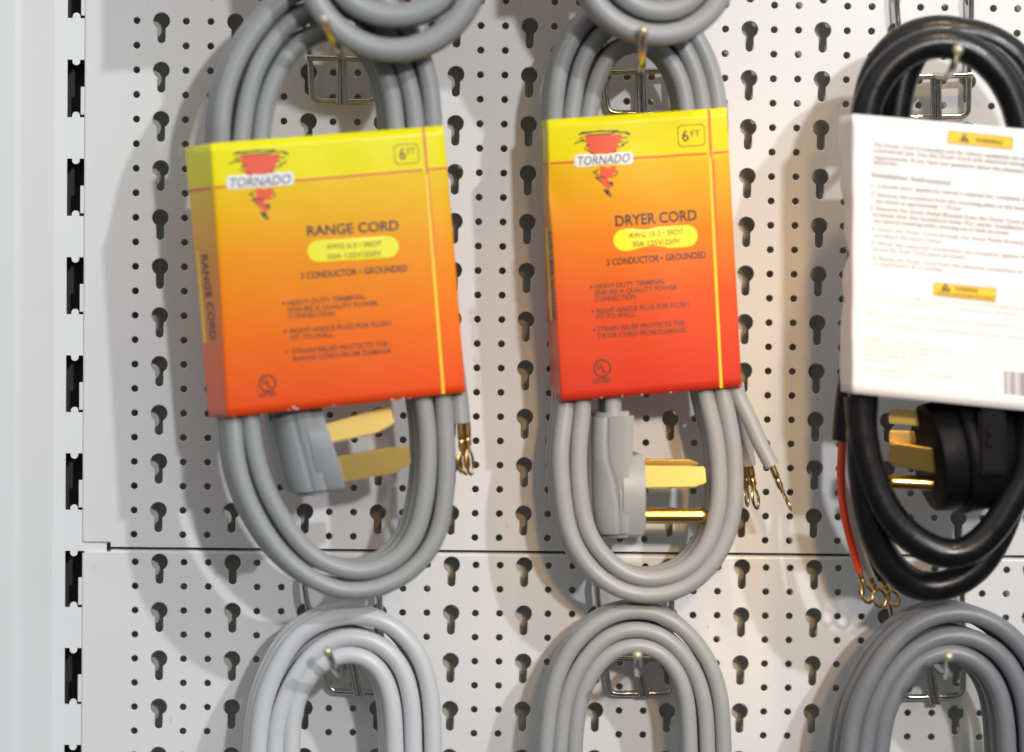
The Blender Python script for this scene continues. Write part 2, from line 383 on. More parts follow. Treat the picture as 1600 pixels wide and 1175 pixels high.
# ------------------------------------------------------------------ hooks
def hook(label, kl, kr, zk, bar, ul, ur, ub, mid, shaft, rw=1.6):
    """kl/kr: keyhole points (px) of the two legs, bar: cross-bar ends, ul/ur: lower corners, ub: bottom y shift, mid: middle wire, shaft: main wire"""
    t = empty('peg_hook', P(*shaft[0]), label, 'hook', 'chrome display hooks')
    bm = bmesh.new()
    def leg(k):
        return [P(k[0], k[1] - 4, -10), P(k[0], k[1] + 2, 0), P(k[0], k[1] + 14, 7), P(k[0] + .5, k[1] + 40, 7)]
    c0, c1 = ul, ur
    def corner(a, b, c, r=14):
        A, B, C = Vector(a), Vector(b), Vector(c)
        d0 = (A - B).normalized() * r; d1 = (C - B).normalized() * r
        return [tuple(B + d0), tuple(B + d0 * .35 + d1 * .08), tuple(B + d1 * .35 + d0 * .08), tuple(B + d1)]
    L = (*bar[0],); Rr = (*bar[1],)
    low = corner(L, c0, c1) + corner(c0, c1, Rr)
    pts = leg(kl) + [P(L[0], L[1], 6)] + [P(x, y, 6) for x, y in low] + [P(Rr[0], Rr[1], 6)] + leg(kr)[::-1]
    tube(bm, pts, rw, 10, 1.2, 1); fix(bm)
    link('wire_frame', bm, M_CHROME, t, 60)
    bm = bmesh.new()
    tube(bm, [P(L[0] - 4, L[1], 8.6), P(Rr[0] + 4, Rr[1], 8.6)], rw, 10)
    fix(bm); link('cross_bar', bm, M_CHROME, t, 60)
    bm = bmesh.new()
    for dx in (-4.2, 4.2):
        tube(bm, [P(mid[0][0] + dx, mid[0][1], 8.4), P((mid[0][0] + mid[1][0]) / 2 + dx, (mid[0][1] + mid[1][1]) / 2, 8.6), P(mid[1][0] + dx, mid[1][1], 8.4)], rw, 10)
    fix(bm); link('centre_wire', bm, M_CHROME, t, 60)
    bm = bmesh.new()
    pts = [P(*q) for q in shaft]
    tube(bm, pts, 2.1, 14, 1.5, 5)
    fix(bm); s = link('prong', bm, M_CHROME, t, 60)
    bm = bmesh.new(); bmesh.ops.create_uvsphere(bm, u_segments=16, v_segments=10, radius=2.45)
    bmesh.ops.translate(bm, verts=bm.verts[:], vec=P(*shaft[-1])); link('prong_tip', bm, M_TIP, s, 60)
    return t
hook('chrome hook holding the range cord with the orange sleeve', (482, 35), (597, 37), 0, [(484, 90), (580, 93)], (488, 157), (585, 159), 0, [(534, 90), (534, 163)],
     [(535, 90, 10.5), (526, 75, 95), (517, 55, 108), (507, 30, 118)])
hook('chrome hook holding the dryer cord with the red sleeve', (941, 43), (1056, 44), 0, [(945, 114), (1050, 110)], (950, 176), (1052, 176), 0, [(1001, 110), (1003, 182)],
     [(1001, 112, 10.5), (1002, 101, 78), (1003, 80, 90), (1005, 48, 100)])
hook('chrome hook holding the black cord with the white sleeve', (1401, -26), (1517, -25), 0, [(1412, 121), (1514, 117)], (1416, 183), (1513, 181), 0, [(1462, 119), (1463, 188)],
     [(1463, 119, 10.5), (1484, 116, 95), (1490, 104, 110), (1497, 78, 124)], 1.6)
hook('chrome hook holding the pale grey coil, twisted sideways', (476, 882), (592, 883), 0, [(500, 1022), (598, 1024)], (516, 1080), (604, 1082), 0, [(548, 1020), (562, 1088)],
     [(548, 1024, 10.5), (530, 1052, 62), (522, 1042, 76), (512, 1018, 86)])
hook('chrome hook holding the mid grey coil below the dryer cord', (933, 887), (1049, 889), 0, [(945, 1028), (1049, 1030)], (952, 1084), (1050, 1082), 0, [(997, 1028), (1007, 1088)],
     [(997, 1030, 10.5), (997, 1052, 62), (997, 1044, 76), (996, 1024, 86)])
hook('chrome hook holding the slate grey coil below the black cord', (1388, 892), (1503, 894), 0, [(1408, 1034), (1506, 1034)], (1410, 1090), (1505, 1086), 0, [(1452, 1034), (1462, 1100)],
     [(1456, 1036, 10.5), (1478, 1056, 70), (1482, 1046, 86), (1482, 1026, 98)])

# ------------------------------------------------------------------ cords
def ribbon_path(pts, hx, w, half):
    out = []
    for q in pts:
        h = q[2] if len(q) > 2 else hx(q[0])
        out.append(P(q[0], q[1], h) - w * half)
    return out
def waxis(deg):
    a = math.radians(deg); return Vector((math.sin(a), -math.cos(a), 0))
def flat_cable(root, pts, hx, yaw, Wd, T, mat, name='cable'):
    w = waxis(yaw); path = spline(ribbon_path(pts, hx, w, (Wd - T) / 2), 2.2, 14)
    bm = bmesh.new(); sweep(bm, path, flat_prof(Wd, T), w); fix(bm)
    return link(name, bm, mat, root, 50)
def loft_plug(root, slices, hf, depth, yaw, mat, bev=1.6, cham=9, name='plug'):
    w = waxis(yaw); bm = bmesh.new(); rings = []
    for L, Rg, Rt, *dh in slices:
        q = hf + (dh[0] if dh else 0); A = P(L[0], L[1], q - cham); B = P(Rg[0], Rg[1], q); C = P(Rt[0], Rt[1], q)
        rings.append([bm.verts.new(v) for v in (A - w * (depth - cham), A, B, C, C - w * depth)])
    n = 5
    for r0, r1 in zip(rings, rings[1:]):
        for k in range(n): bm.faces.new((r0[k], r0[(k + 1) % n], r1[(k + 1) % n], r1[k]))
    bm.faces.new(rings[0][::-1]); bm.faces.new(rings[-1]); fix(bm)
    long = [e for e in bm.edges if e.calc_length() > 1.2 and e.calc_face_angle(0) > .45]
    bmesh.ops.bevel(bm, geom=long, offset=bev, segments=4, affect='EDGES', clamp_overlap=True)
    fix(bm)
    return link(name, bm, mat, root, 55)
def blade(parent, pts, h, th, yaw, mat=M_BRASS, name='blade', tilt=0.0):
    ym = sum(p[1] for p in pts) / len(pts); x0 = min(p[0] for p in pts)
    bm = bmesh.new(); poly_slab(bm, [P(x, y, h + (y - ym) * tilt) for x, y in pts], -waxis(yaw) * th, .6, 2)
    return link(name, bm, mat, parent, 40)
def pin(parent, a, b, h, r, mat=M_BRASS, name='ground_pin'):
    A, B = P(a[0], a[1], h), P(b[0], b[1], h); d = (B - A)
    bm = bmesh.new(); n = 24
    path = [A + d * (k / 12) for k in range(12)] + [B - d.normalized() * r * (1 - math.sin(q * math.pi / 16)) for q in range(1, 8)]
    path = [A + d * ((1 - r / d.length) * k / 10) for k in range(11)]
    prof = circ(r, n)
    N = len(path)
    ends = [(math.sin(q * math.pi / 14), math.cos(q * math.pi / 14)) for q in range(1, 7)]
    rings = []
    t = d.normalized(); u = t.cross(Vector((0, 1, 0))).normalized(); v = t.cross(u)
    for p in path: rings.append([bm.verts.new(p + u * x + v * y) for x, y in prof])
    for s_, c_ in ends: rings.append([bm.verts.new(path[-1] + t * r * s_ + u * x * c_ + v * y * c_) for x, y in prof])
    for r0, r1 in zip(rings, rings[1:]):
        for k in range(n): bm.faces.new((r0[k], r0[(k + 1) % n], r1[(k + 1) % n], r1[k]))
    bm.faces.new(rings[0][::-1]); bm.faces.new(rings[-1]); fix(bm)
    return link(name, bm, mat, parent, 50)
def terminal(root, a, b, c, h, rb, ring_w, ring_l, turn=0.0, mat=M_COPPER):
    """crimped ring terminal: barrel from a to b (px), ring reaching to c; turn 0 = ring seen flat, 1 = on edge"""
    A, B, C = P(a[0], a[1], h), P(b[0], b[1], h), P(c[0], c[1], h)
    bm = bmesh.new()
    t = (C - B).normalized()
    side = t.cross(Vector((0, 1, 0))).normalized() * math.cos(turn) + Vector((0, 1, 0)) * math.sin(turn)
    sweep(bm, spline([A, A * .6 + B * .4, B], .6, 0), circ(rb, 12), None, lambda s: 1.0 if s < .62 else (.78 if s < .72 else .92))
    L = (C - B).length
    tube(bm, [B - t * 1.2, B + t * (L * .25)], rb * .62, 8)
    cen = B + t * (L * .58)
    n = 28
    loop = [cen + t * (L * .42 * math.cos(2 * math.pi * k / n)) + side * (ring_w * math.sin(2 * math.pi * k / n)) for k in range(n)]
    prof = circ(.75, 8); rings = []
    nrm = t.cross(side).normalized()
    for k in range(n):
        rad = (loop[k] - cen).normalized()
        rings.append([bm.verts.new(loop[k] + rad * x * 1.25 + nrm * y * .8) for x, y in prof])
    for k in range(n):
        r0, r1 = rings[k], rings[(k + 1) % n]
        for q in range(8): bm.faces.new((r0[q], r0[(q + 1) % 8], r1[(q + 1) % 8], r1[q]))
    fix(bm)
    return link('ring_terminal', bm, mat, root, 50)

# ------------------------------------------------------------------ sleeves and print
_fonts = {}
def text_mesh(s, bold=0.0):
    cu = bpy.data.curves.new('t', 'FONT'); cu.body = s; cu.offset = bold; cu.resolution_u = 3
    o = bpy.data.objects.new('t', cu); COL.objects.link(o)
    dg = bpy.context.evaluated_depsgraph_get(); me = bpy.data.meshes.new_from_object(o.evaluated_get(dg))
    V = [(v.co.x, v.co.y) for v in me.vertices]; Fc = [tuple(p.vertices) for p in me.polygons]
    bpy.data.objects.remove(o); bpy.data.curves.remove(cu); bpy.data.meshes.remove(me)
    return V, Fc
CAPH = max(v[1] for v in text_mesh('H')[0])
def wear(S_, spots, seed):
    r = random.Random(seed)
    for k, (x, y, w, h) in enumerate(spots):
        S_.poly('edge_wear#%d' % k, M_PLATE, [(x + .6 * w * math.cos(q) * r.uniform(.5, 1.1), y + .6 * h * math.sin(q) * r.uniform(.5, 1.1)) for q in [2 * math.pi * i / 11 for i in range(11)]], .2)
class Sleeve:
    """card wrapped round a cord: corner points in photograph px with their distance h from the board (mm)"""
    def __init__(s, root, bl, fl, fr, yaw, depth, mat, bulge=1.5, wav=None, name='sleeve', rad=3.2):
        # bl, fl, fr: lists of (px,py,h) from top to bottom: back-left edge, front-left fold, front-right fold
        s.root = root; s.bulge = bulge
        s.BL, s.FL, s.FR = [[P(*q) for q in e] for e in (bl, fl, fr)]
        s.pBL, s.pFL, s.pFR = [[(q[0], q[1]) for q in e] for e in (bl, fl, fr)]
        s.n = (s.FR[0] - s.FL[0]).cross(s.FL[-1] - s.FL[0]).normalized()
        if s.n.y > 0: s.n = -s.n
        s.sn = (s.FL[0] - s.BL[0]).cross(s.FL[-1] - s.BL[0]).normalized()
        if s.sn.x > 0: s.sn = -s.sn
        s.w = waxis(yaw); s.depth = depth; s.rad = rad; s.wav = wav or (lambda a, t: 0.0)
        bm = bmesh.new(); uvl = bm.loops.layers.uv.new('sleeve')
        NT = 30; rows = []
        for i in range(NT + 1):
            t = i / NT; rows.append([bm.verts.new(q) for q in s.section(t)])
        m = len(rows[0]); vs = {}
        for i, rw in enumerate(rows):
            for v in rw: vs[v] = i / NT
        for r0, r1 in zip(rows, rows[1:]):
            for k in range(m):
                f = bm.faces.new((r0[k], r1[k], r1[(k + 1) % m], r0[(k + 1) % m]))
        bm.normal_update()
        fr_ = [f for f in bm.faces if abs(f.normal.dot(s.n)) > .9 and (f.calc_center_median() - s.FL[0]).dot(s.n) > -3]
        if sum(f.normal.dot(s.n) for f in fr_) < 0: bmesh.ops.reverse_faces(bm, faces=bm.faces[:])
        for f in bm.faces:
            for l in f.loops: l[uvl].uv = (0.5, vs[l.vert])
        s.obj = link(name, bm, [mat, M_EDGE], root, 60)
        so = s.obj.modifiers.new('thickness', 'SOLIDIFY'); so.thickness = 0.00055; so.offset = -1; so.material_offset_rim = 1; so.use_even_offset = True
        s.ink = {}
    def at(s, edge, t):
        x = t * (len(edge) - 1); i = min(int(x), len(edge) - 2); f = x - i
        if isinstance(edge[0], tuple): return tuple(a + (b - a) * f for a, b in zip(edge[i], edge[i + 1]))
        return edge[i].lerp(edge[i + 1], f)
    def front(s, a, t, off=0.0):
        return s.at(s.FL, t).lerp(s.at(s.FR, t), a) + s.n * (s.bulge * (1 - (2 * a - 1) ** 2) + s.wav(a, t) + off)
    def section(s, t):
        BL, FL, FR = s.at(s.BL, t), s.at(s.FL, t), s.at(s.FR, t)
        BR = FR - s.w * s.depth; bl = FL - s.w * s.depth
        pts = []
        w1 = s.rad / (FR - FL).length; d1 = (FL - BL).length; w2 = min(.45, s.rad / d1)
        A = BL.lerp(FL, 1 - w2); B = s.front(w1, t)
        pts += [BL, BL.lerp(FL, .35), BL.lerp(FL, .65), A]
        for k in range(1, 6):
            u = k / 6; pts.append(A * (1 - u) ** 2 + s.front(0, t) * 2 * u * (1 - u) + B * u * u)
        N = 28
        for k in range(N + 1): pts.append(s.front(w1 + (1 - 1.2 * w1 - w1) * k / N, t))
        C = s.front(1 - 1.2 * w1, t); D = FR.lerp(BR, .12)
        for k in range(1, 5):
            u = k / 5; pts.append(C * (1 - u) ** 2 + FR * 2 * u * (1 - u) + D * u * u)
        pts += [D, FR.lerp(BR, .5), BR]
        pts += [BR.lerp(BL, k / 4) + Vector((0, 2 * math.sin(math.pi * k / 4), 0)) for k in range(1, 4)]
        return pts
    def inv(s, px, py, L, R):
        """photo point -> (a,t) on the patch between the px edges L and R"""
        a, t = .5, .5
        for _ in range(12):
            def f(a, t):
                p, q = s.at(L, min(1, max(0, t))), s.at(R, min(1, max(0, t)))
                return p[0] + (q[0] - p[0]) * a, p[1] + (q[1] - p[1]) * a
            x, y = f(a, t); xa, ya = f(a + 1e-3, t)
            tt = t - 1e-3 if t > .99 else t + 1e-3; st = tt - t
            xt, yt = f(a, tt)
            J = ((xa - x) / 1e-3, (xt - x) / st, (ya - y) / 1e-3, (yt - y) / st); det = J[0] * J[3] - J[1] * J[2]
            if abs(det) < 1e-6: break
            dx, dy = px - x, py - y
            a += (dx * J[3] - dy * J[1]) / det; t += (-dx * J[2] + dy * J[0]) / det
            t = min(1, max(0, t))
        return a, t
    def surf(s, px, py, off, side=False):
        if side:
            a, t = s.inv(px, py, s.pBL, s.pFL)
            return s.at(s.BL, t).lerp(s.at(s.FL, t), a) + s.sn * off
        a, t = s.inv(px, py, s.pFL, s.pFR)
        return s.front(a, t, off)
    def put(s, key, mat, verts, faces, off, side=False):
        verts = list(verts)
        d = s.ink.setdefault(key, (mat, [], []))
        b = len(d[1]); d[1].extend(s.surf(x, y, off, side) for x, y in verts); d[2].extend(tuple(b + i for i in f) for f in faces)
    def text(s, key, mat, st, l, r, cap, bold=0.0, off=.16, slant=0.0, side=False):
        V, Fc = text_mesh(st, bold); x0 = min(v[0] for v in V); x1 = max(v[0] for v in V)
        dx, dy = r[0] - l[0], r[1] - l[1]; ln = math.hypot(dx, dy); ex = (dx / ln, dy / ln); up_ = (ex[1], -ex[0])
        sx = ln / (x1 - x0); sy = cap / CAPH; out = []
        for x, y in V:
            X = (x - x0) * sx + slant * y * sy; Y = y * sy
            out.append((l[0] + ex[0] * X + up_[0] * Y, l[1] + ex[1] * X + up_[1] * Y))
        s.put(key, mat, out, Fc, off, side)
    def line(s, key, mat, a, b, wd, off=.12, side=False, n=44):
        dx, dy = b[0] - a[0], b[1] - a[1]; ln = math.hypot(dx, dy); nx, ny = -dy / ln * wd / 2, dx / ln * wd / 2
        V = []
        for k in range(n + 1):
            x, y = a[0] + dx * k / n, a[1] + dy * k / n; V += [(x + nx, y + ny), (x - nx, y - ny)]
        s.put(key, mat, V, [(2 * k, 2 * k + 1, 2 * k + 3, 2 * k + 2) for k in range(n)], off, side)
    def pill(s, key, mat, c, ln, ht, slope, r, off=.11, hollow=0.0):
        ang = math.atan(slope); ca, sa = math.cos(ang), math.sin(ang); r = min(r, ht / 2)
        o = []
        for qx, qy, a0 in ((1, -1, -90), (1, 1, 0), (-1, 1, 90), (-1, -1, 180)):
            for k in range(7):
                a = math.radians(a0 + 15 * k); o.append((qx * (ln / 2 - r) + r * math.cos(a), qy * (ht / 2 - r) + r * math.sin(a)))
        tr = lambda x, y: (c[0] + x * ca - y * sa, c[1] + x * sa + y * ca)
        n = len(o)
        if hollow:
            f = lambda x, d, L: x * (1 - hollow / (L / 2))
            V = [tr(x, y) for x, y in o] + [tr(x * (1 - hollow * 2 / ln), y * (1 - hollow * 2 / ht)) for x, y in o]
            s.put(key, mat, V, [(k, (k + 1) % n, n + (k + 1) % n, n + k) for k in range(n)], off)
        else:
            rings = 14; V = [tr(0, 0)]
            for q in range(1, rings + 1): V += [tr(x * q / rings, y * q / rings) for x, y in o]
            Fc = [(0, 1 + k, 1 + (k + 1) % n) for k in range(n)]
            for q in range(rings - 1): Fc += [(1 + q * n + k, 1 + (q + 1) * n + k, 1 + (q + 1) * n + (k + 1) % n, 1 + q * n + (k + 1) % n) for k in range(n)]
            s.put(key, mat, V, Fc, off)
    def poly(s, key, mat, pts, off=.13):
        s.put(key, mat, pts, [tuple(range(len(pts)))], off)
    def finish(s):
        for key, (mat, V, Fc) in s.ink.items():
            bm = bmesh.new(); vs = [bm.verts.new(v) for v in V]
            for f in Fc:
                try: bm.faces.new([vs[i] for i in f])
                except ValueError: pass
            bmesh.ops.triangulate(bm, faces=[f for f in bm.faces if len(f.verts) > 4])
            link(key.split('#')[0], bm, mat, s.obj)

def tornado(S_, o, k):
    """the maker's mark: a scribbled red funnel crossed by a white name plate; o = plate centre px, k = size"""
    rng = random.Random(3)
    T = lambda x, y: (o[0] + (x - 406) * k, o[1] + (y - 282) * k)
    def rough(pts, a):
        out = []
        for p, q in zip(pts, pts[1:] + pts[:1]):
            n = max(1, int(math.hypot(q[0] - p[0], q[1] - p[1]) / 3))
            out += [(p[0] + (q[0] - p[0]) * i / n + rng.uniform(-a, a), p[1] + (q[1] - p[1]) * i / n + rng.uniform(-a, a)) for i in range(n)]
        return [T(*p) for p in out]
    S_.poly('logo', M_LOGOR, rough([(372, 244), (380, 241), (410, 240), (435, 241), (437, 248), (430, 254), (429, 262), (424, 271), (402, 273), (382, 273), (383, 266), (377, 258), (378, 251)], 1.1))
    S_.poly('logo', M_LOGOR, rough([(399, 293), (412, 296), (426, 293), (427, 302), (421, 307), (424, 311), (411, 314), (396, 312), (400, 304)], 1.1))
    S_.poly('logo', M_LOGOR, rough([(399, 311), (410, 309), (412, 317), (421, 325), (414, 331), (405, 325)], 1.1))
    seg = [((364, 241), (400, 235)), ((368, 238), (430, 234.5)), ((400, 235), (448, 238)), ((440, 236), (450, 242)), ((358, 256), (374, 249)), ((366, 252), (378, 252)),
           ((436, 258), (447, 252)), ((430, 262), (440, 258)), ((374, 264), (382, 268)), ((388, 304), (398, 299)), ((390, 302), (397, 309)), ((426, 301), (430, 304)), ((392, 311), (400, 314)),
           ((424, 309), (428, 306)), ((398, 316), (404, 320)), ((372, 246), (366, 248)), ((437, 246), (445, 247)), ((380, 242), (425, 239)), ((383, 258), (376, 260)), ((432, 254), (438, 252)), ((411, 318), (421, 326)), ((400, 310), (409, 312)), ((384, 270), (391, 273)), ((421, 270), (427, 268))]
    for a, b in seg: S_.line('logo_stroke', M_INK, T(*a), T(*b), 1.9 * k, .17, n=3)
    for c, r_ in (((412, 336), 4.2), ((417, 341), 2.6), ((418.5, 321.5), 3.6), ((396, 313), 2.8), ((408, 333), 2.4), ((444, 239), 2.6)):
        S_.poly('logo_stroke', M_INK, [T(c[0] + r_ * math.cos(q) * rng.uniform(.7, 1.15), c[1] + r_ * math.sin(q) * rng.uniform(.7, 1.15)) for q in [2 * math.pi * i / 9 for i in range(9)]], .18)
def ul(S_, c, r, txt):
    n = 36
    V = [(c[0] + rr * math.cos(2 * math.pi * i / n), c[1] + rr * math.sin(2 * math.pi * i / n)) for rr in (r, r - 2.2) for i in range(n)]
    S_.put('certification_mark', M_INK, V, [(i, (i + 1) % n, n + (i + 1) % n, n + i) for i in range(n)], .16)
    S_.text('certification_mark', M_INK, 'U', (c[0] - r * .52, c[1] + r * .12), (c[0] - r * .02, c[1] + r * .02), r * .66, .02)
    S_.text('certification_mark', M_INK, 'L', (c[0] + r * .06, c[1] + r * .5), (c[0] + r * .5, c[1] + r * .42), r * .66, .02)
    S_.text('certification_mark', M_INK, 'LISTED', txt[0], txt[1], txt[2], .02)

def orange_front(S_, D):
    T = S_.text
    T('heading', M_INK, D['name'], *D['name_at'], D['name_cap'], .022)
    c, ln, ht, sl = D['pill']; S_.pill('rating_badge', M_YEL, c, ln, ht, sl, 17)
    for st, l, r_, cap in D['rating']: T('rating_lettering', M_INKS, st, l, r_, cap, 0.0, .26)
    for st, l, r_, cap, b in D['lines']: T('heading' if b else 'feature_lettering', M_INK if b else M_INKS, st, l, r_, cap, b or .015)
    for x, y in D['bullets']: S_.pill('feature_lettering', M_INKS, (x, y), 4.4, 4.4, 0, 2.2, .15)
    c, ln, ht, sl = D['box']; S_.pill('length_badge', M_INKS, c, ln, ht, sl, 7, .14, hollow=1.1)
    T('length_badge', M_INK, '6', *D['six'], 17, .012); T('length_badge', M_INK, 'FT', *D['ft'], 9.5, .0)
    for a, b, wd, sd in D['red']: S_.line('stripe', M_LINER, a, b, wd, .10 if not sd else .15, sd)
    a, b, wd = D['gold']; S_.line('gold_stripe', M_YLINE, a, b, wd, .12)
    tornado(S_, *D['logo'])
    c, ln, ht, sl = D['plate']; S_.pill('name_plate', M_PLATE, c, ln, ht, sl, 6, .15)
    T('name_lettering', M_NAVY, 'TORNADO', *D['plate_text'], .004, .2, .22)
    ul(S_, *D['ul'])

# ---- range cord ---------------------------------------------------
GREYS = 'packaged power cords on hooks'
rng_ = empty('packaged_cord', P(535, 60, 75), 'thick grey range cord in a yellow and orange sleeve, leftmost sleeved pack', 'cord', GREYS)
hxR = lambda x: 84 - 14 * (x - 350) / 370
flat_cable(rng_, [(462, 652, 66), (452, 600, 68), (430, 500), (412, 400), (405, 300), (408, 213), (419, 148), (438, 104), (462, 72), (490, 54), (530, 46), (570, 62), (600, 105), (614, 155), (618, 195),
    (628, 300), (645, 450), (655, 560), (661, 624), (667, 659), (669, 722), (665, 775), (651, 832), (632, 862), (600, 886), (563, 894), (540, 892), (505, 879), (475, 857), (443, 814), (418, 770), (401, 718), (391, 656),
    (385, 560), (375, 430), (372, 300), (378, 214), (388, 148), (408, 91), (436, 52), (470, 22), (520, 8), (570, 15), (612, 60), (634, 115), (645, 155), (649, 195),
    (660, 300), (678, 450), (688, 560), (694, 640), (698, 715), (695, 780), (680, 845), (642, 892), (600, 916), (560, 924), (525, 921), (480, 900), (440, 866), (407, 820), (384, 772), (370, 722), (365, 656, 82),
    (363, 560, 78), (357, 430, 77), (351, 300, 78), (345, 217), (351, 151), (372, 90), (392, 57), (424, 18), (465, -12), (520, -28), (580, -15), (630, 30), (664, 100), (674, 151), (677, 195),
    (684, 300, 67), (699, 450, 66), (709, 560, 67), (717, 620, 68), (721, 664, 69)], hxR, 17, 25, 9.0, M_GREY)
pl = loft_plug(rng_, [((408, 560), (440, 560), (476, 560), -3), ((419, 630), (450, 630), (490, 630), -1), ((426, 680), (462, 676), (500, 676)), ((436, 725), (474, 718), (508, 716)), ((444, 756), (482, 750), (514, 748)), ((460, 777), (489, 777), (522, 772), -1)],
               80, 24, 17, M_PLUG, 2.6, 10)
loft_plug(pl, [((462, 636), (470, 635), (502, 632), -4), ((468, 656), (474, 655), (508, 652), -1.2), ((473, 680), (479, 678), (515, 676), .6), ((478, 708), (484, 706), (524, 702), 1.2), ((484, 736), (490, 733), (532, 728), .6), ((488, 757), (494, 755), (538, 750), -1.2), ((491, 773), (497, 772), (542, 765), -4)],
          80, 26, 17, M_PLUG, 1.1, 3, 'plug_head')
blade(pl, [(498, 666), (509, 694), (590, 677), (617, 662), (611, 636), (585, 641)], 77, 2.6, 17, tilt=.10)
blade(pl, [(512, 716), (530, 755), (618, 739), (643, 725), (639, 697), (610, 699)], 71, 2.6, 17, tilt=.015)
terminal(rng_, (719, 662), (721, 700), (721, 737), hxR(720), 1.7, 2.2, 8, .7)
terminal(rng_, (729, 660), (731, 696), (736, 741), hxR(720) - 3, 1.9, 2.2, 8, .7)
terminal(rng_, (722, 662), (724, 698), (728, 740), hxR(720) - 12, 1.9, 2.2, 8, .5)
sl = Sleeve(rng_, [(289, 230, 64), (307, 430, 64), (326, 652, 64)], [(329, 224, 92), (343, 430, 92), (355, 652, 92)], [(695, 196, 78), (713, 405, 78), (729, 613, 78)], 17, 31, M_CARD_R,
            0.8, rad=1.1, wav=lambda a, t: .2 * math.sin(9 * a + 3 * t) * math.sin(math.pi * a) + .04 * math.sin(23 * a - 5 * t) * math.sin(math.pi * a) ** 2)
orange_front(sl, dict(name='RANGE CORD', name_at=((479, 368.4), (622.4, 359.2)), name_cap=15, pill=((550.5, 389), 143, 34, -.06),
    rating=[('AWG 6-3 • SRDT', (509, 389.5), (595, 384), 8), ('50A 125V/250V', (511, 405), (595, 399), 8)],
    lines=[('3 CONDUCTOR • GROUNDED', (469, 436), (636, 423.5), 10, .018), ('HEAVY-DUTY TERMINAL', (448.5, 477.5), (570, 467), 7.6, 0), ('ENSURE A QUALITY POWER', (450, 488), (590, 477), 7.6, 0),
           ('CONNECTION.', (450, 498), (524, 493), 7.6, 0), ('RIGHT-ANGLE PLUG FOR FLUSH', (453, 521), (609, 508.5), 7.6, 0), ('FIT-TO-WALL.', (454, 531.5), (522, 526), 7.6, 0),
           ('STRAIN RELIEF PROTECTS THE', (456, 553), (605, 540), 7.6, 0), ('RANGE CORD FROM DAMAGE.', (458, 564), (612, 551), 7.6, 0)],
    bullets=[(442.5, 473.5), (445, 517.5), (447.5, 550)], box=((634.5, 240.5), 39, 31, -.06), six=((623.5, 249), (633.5, 248.4)), ft=((636, 241), (649, 240)),
    red=[((294, 298), (330, 293.5), 4, True), ((334, 293), (660, 265.5), 3.6, False), ((669.5, 264.5), (700, 262), 3.6, False), ((661, 199), (668, 280), 4, False), ((669, 280), (679, 400), 2.6, False)],
    gold=((665.5, 272), (692.5, 615), 4.4), logo=((406, 282), 1.0), plate=((406, 282), 105, 21, -.073), plate_text=((357, 293), (452, 286.5), 14), ul=((417, 598.5), 13.5, ((405, 620), (431, 617.5), 6.2))))
sl.line('gold_stripe#spine', M_YLINE, (309, 391), (321, 535), 5, .15, True)
wear(sl, [(458, 636, 5, 3), (463, 639, 4, 2), (450, 641, 3, 1.2), (612, 624.5, 5, 1.2), (629, 622.5, 5, 2), (640, 622, 4, 1.2), (470, 208.5, 5, 1), (690, 614, 3, 1), (520, 634, 4, .9), (366, 650, 2, 1.2)], 4)
sl.text('spine_lettering', M_INK, 'RANGE CORD', (315, 398), (329.5, 531), 9, .018, .2, 0, True)
sl.finish()

# ---- dryer cord ---------------------------------------------------
dry = empty('packaged_cord', P(1003, 70, 45), 'grey dryer cord in a yellow to red sleeve, middle one of the sleeved packs', 'cord', GREYS)
hxD = lambda x: 54
flat_cable(dry, [(958, 650), (957, 600), (945, 500), (925, 400), (915, 300), (920, 180), (928, 142), (941, 103), (962, 76), (985, 65), (1005, 63), (1028, 72), (1048, 92), (1064, 122), (1073, 167),
    (1082, 300), (1090, 450), (1096, 560), (1101, 611), (1117, 674), (1124, 737), (1122, 795), (1108, 846), (1083, 882), (1050, 900), (1012, 906), (978, 897), (948, 874), (921, 838), (908, 785), (904, 706), (911, 630),
    (905, 520), (893, 400), (888, 300), (893, 183), (899, 142), (912, 90), (935, 56), (965, 34), (1003, 28), (1040, 38), (1068, 70), (1088, 113), (1099, 167),
    (1103, 300, 51), (1111, 450, 50), (1119, 560, 51), (1129, 611), (1145, 690), (1149, 753), (1143, 816), (1121, 870), (1088, 907), (1050, 926), (1006, 931), (975, 925), (945, 909), (913, 877), (892, 838), (881, 784), (876, 706), (885, 630, 52),
    (886, 520, 49), (877, 400, 48), (871, 300, 49), (867, 185, 52), (869, 142), (881, 88), (900, 52), (925, 22), (962, 0), (1003, -8), (1045, 5), (1085, 52), (1110, 102), (1121, 150), (1125, 180),
    (1122, 300, 50), (1129, 450, 48), (1136, 560, 48), (1141, 596, 49)], hxD, 9, 24, 8.6, M_GREY2)
bm = bmesh.new(); tube(bm, [P(1140, 575, 54), P(1151, 612, 54), P(1170, 652, 55), (P(1188, 693, 56)), P(1206, 728, 57)], 3.9, 16); fix(bm)
link('split_conductor', bm, M_GREY2, dry, 50)
bm = bmesh.new(); tube(bm, [P(1152, 600, 42), P(1160, 650, 40), P(1166, 690, 38), P(1171, 727, 37)], 3.3, 16); fix(bm)
link('split_conductor', bm, M_PALE, dry, 50)
bm = bmesh.new(); tube(bm, [P(1144, 600, 32), P(1152, 650, 30), P(1158, 690, 29), P(1163, 727, 28)], 3.3, 16); fix(bm)
link('split_conductor', bm, M_PALE, dry, 50)
terminal(dry, (1204, 722), (1220, 762), (1236, 796), 57, 1.7, 2.2, 8, 1.35)
terminal(dry, (1171, 725), (1177, 758), (1183, 794), 37, 2.0, 2.2, 8, .75)
terminal(dry, (1163, 725), (1166, 758), (1168, 790), 28, 2.0, 2.2, 8, 1.1)
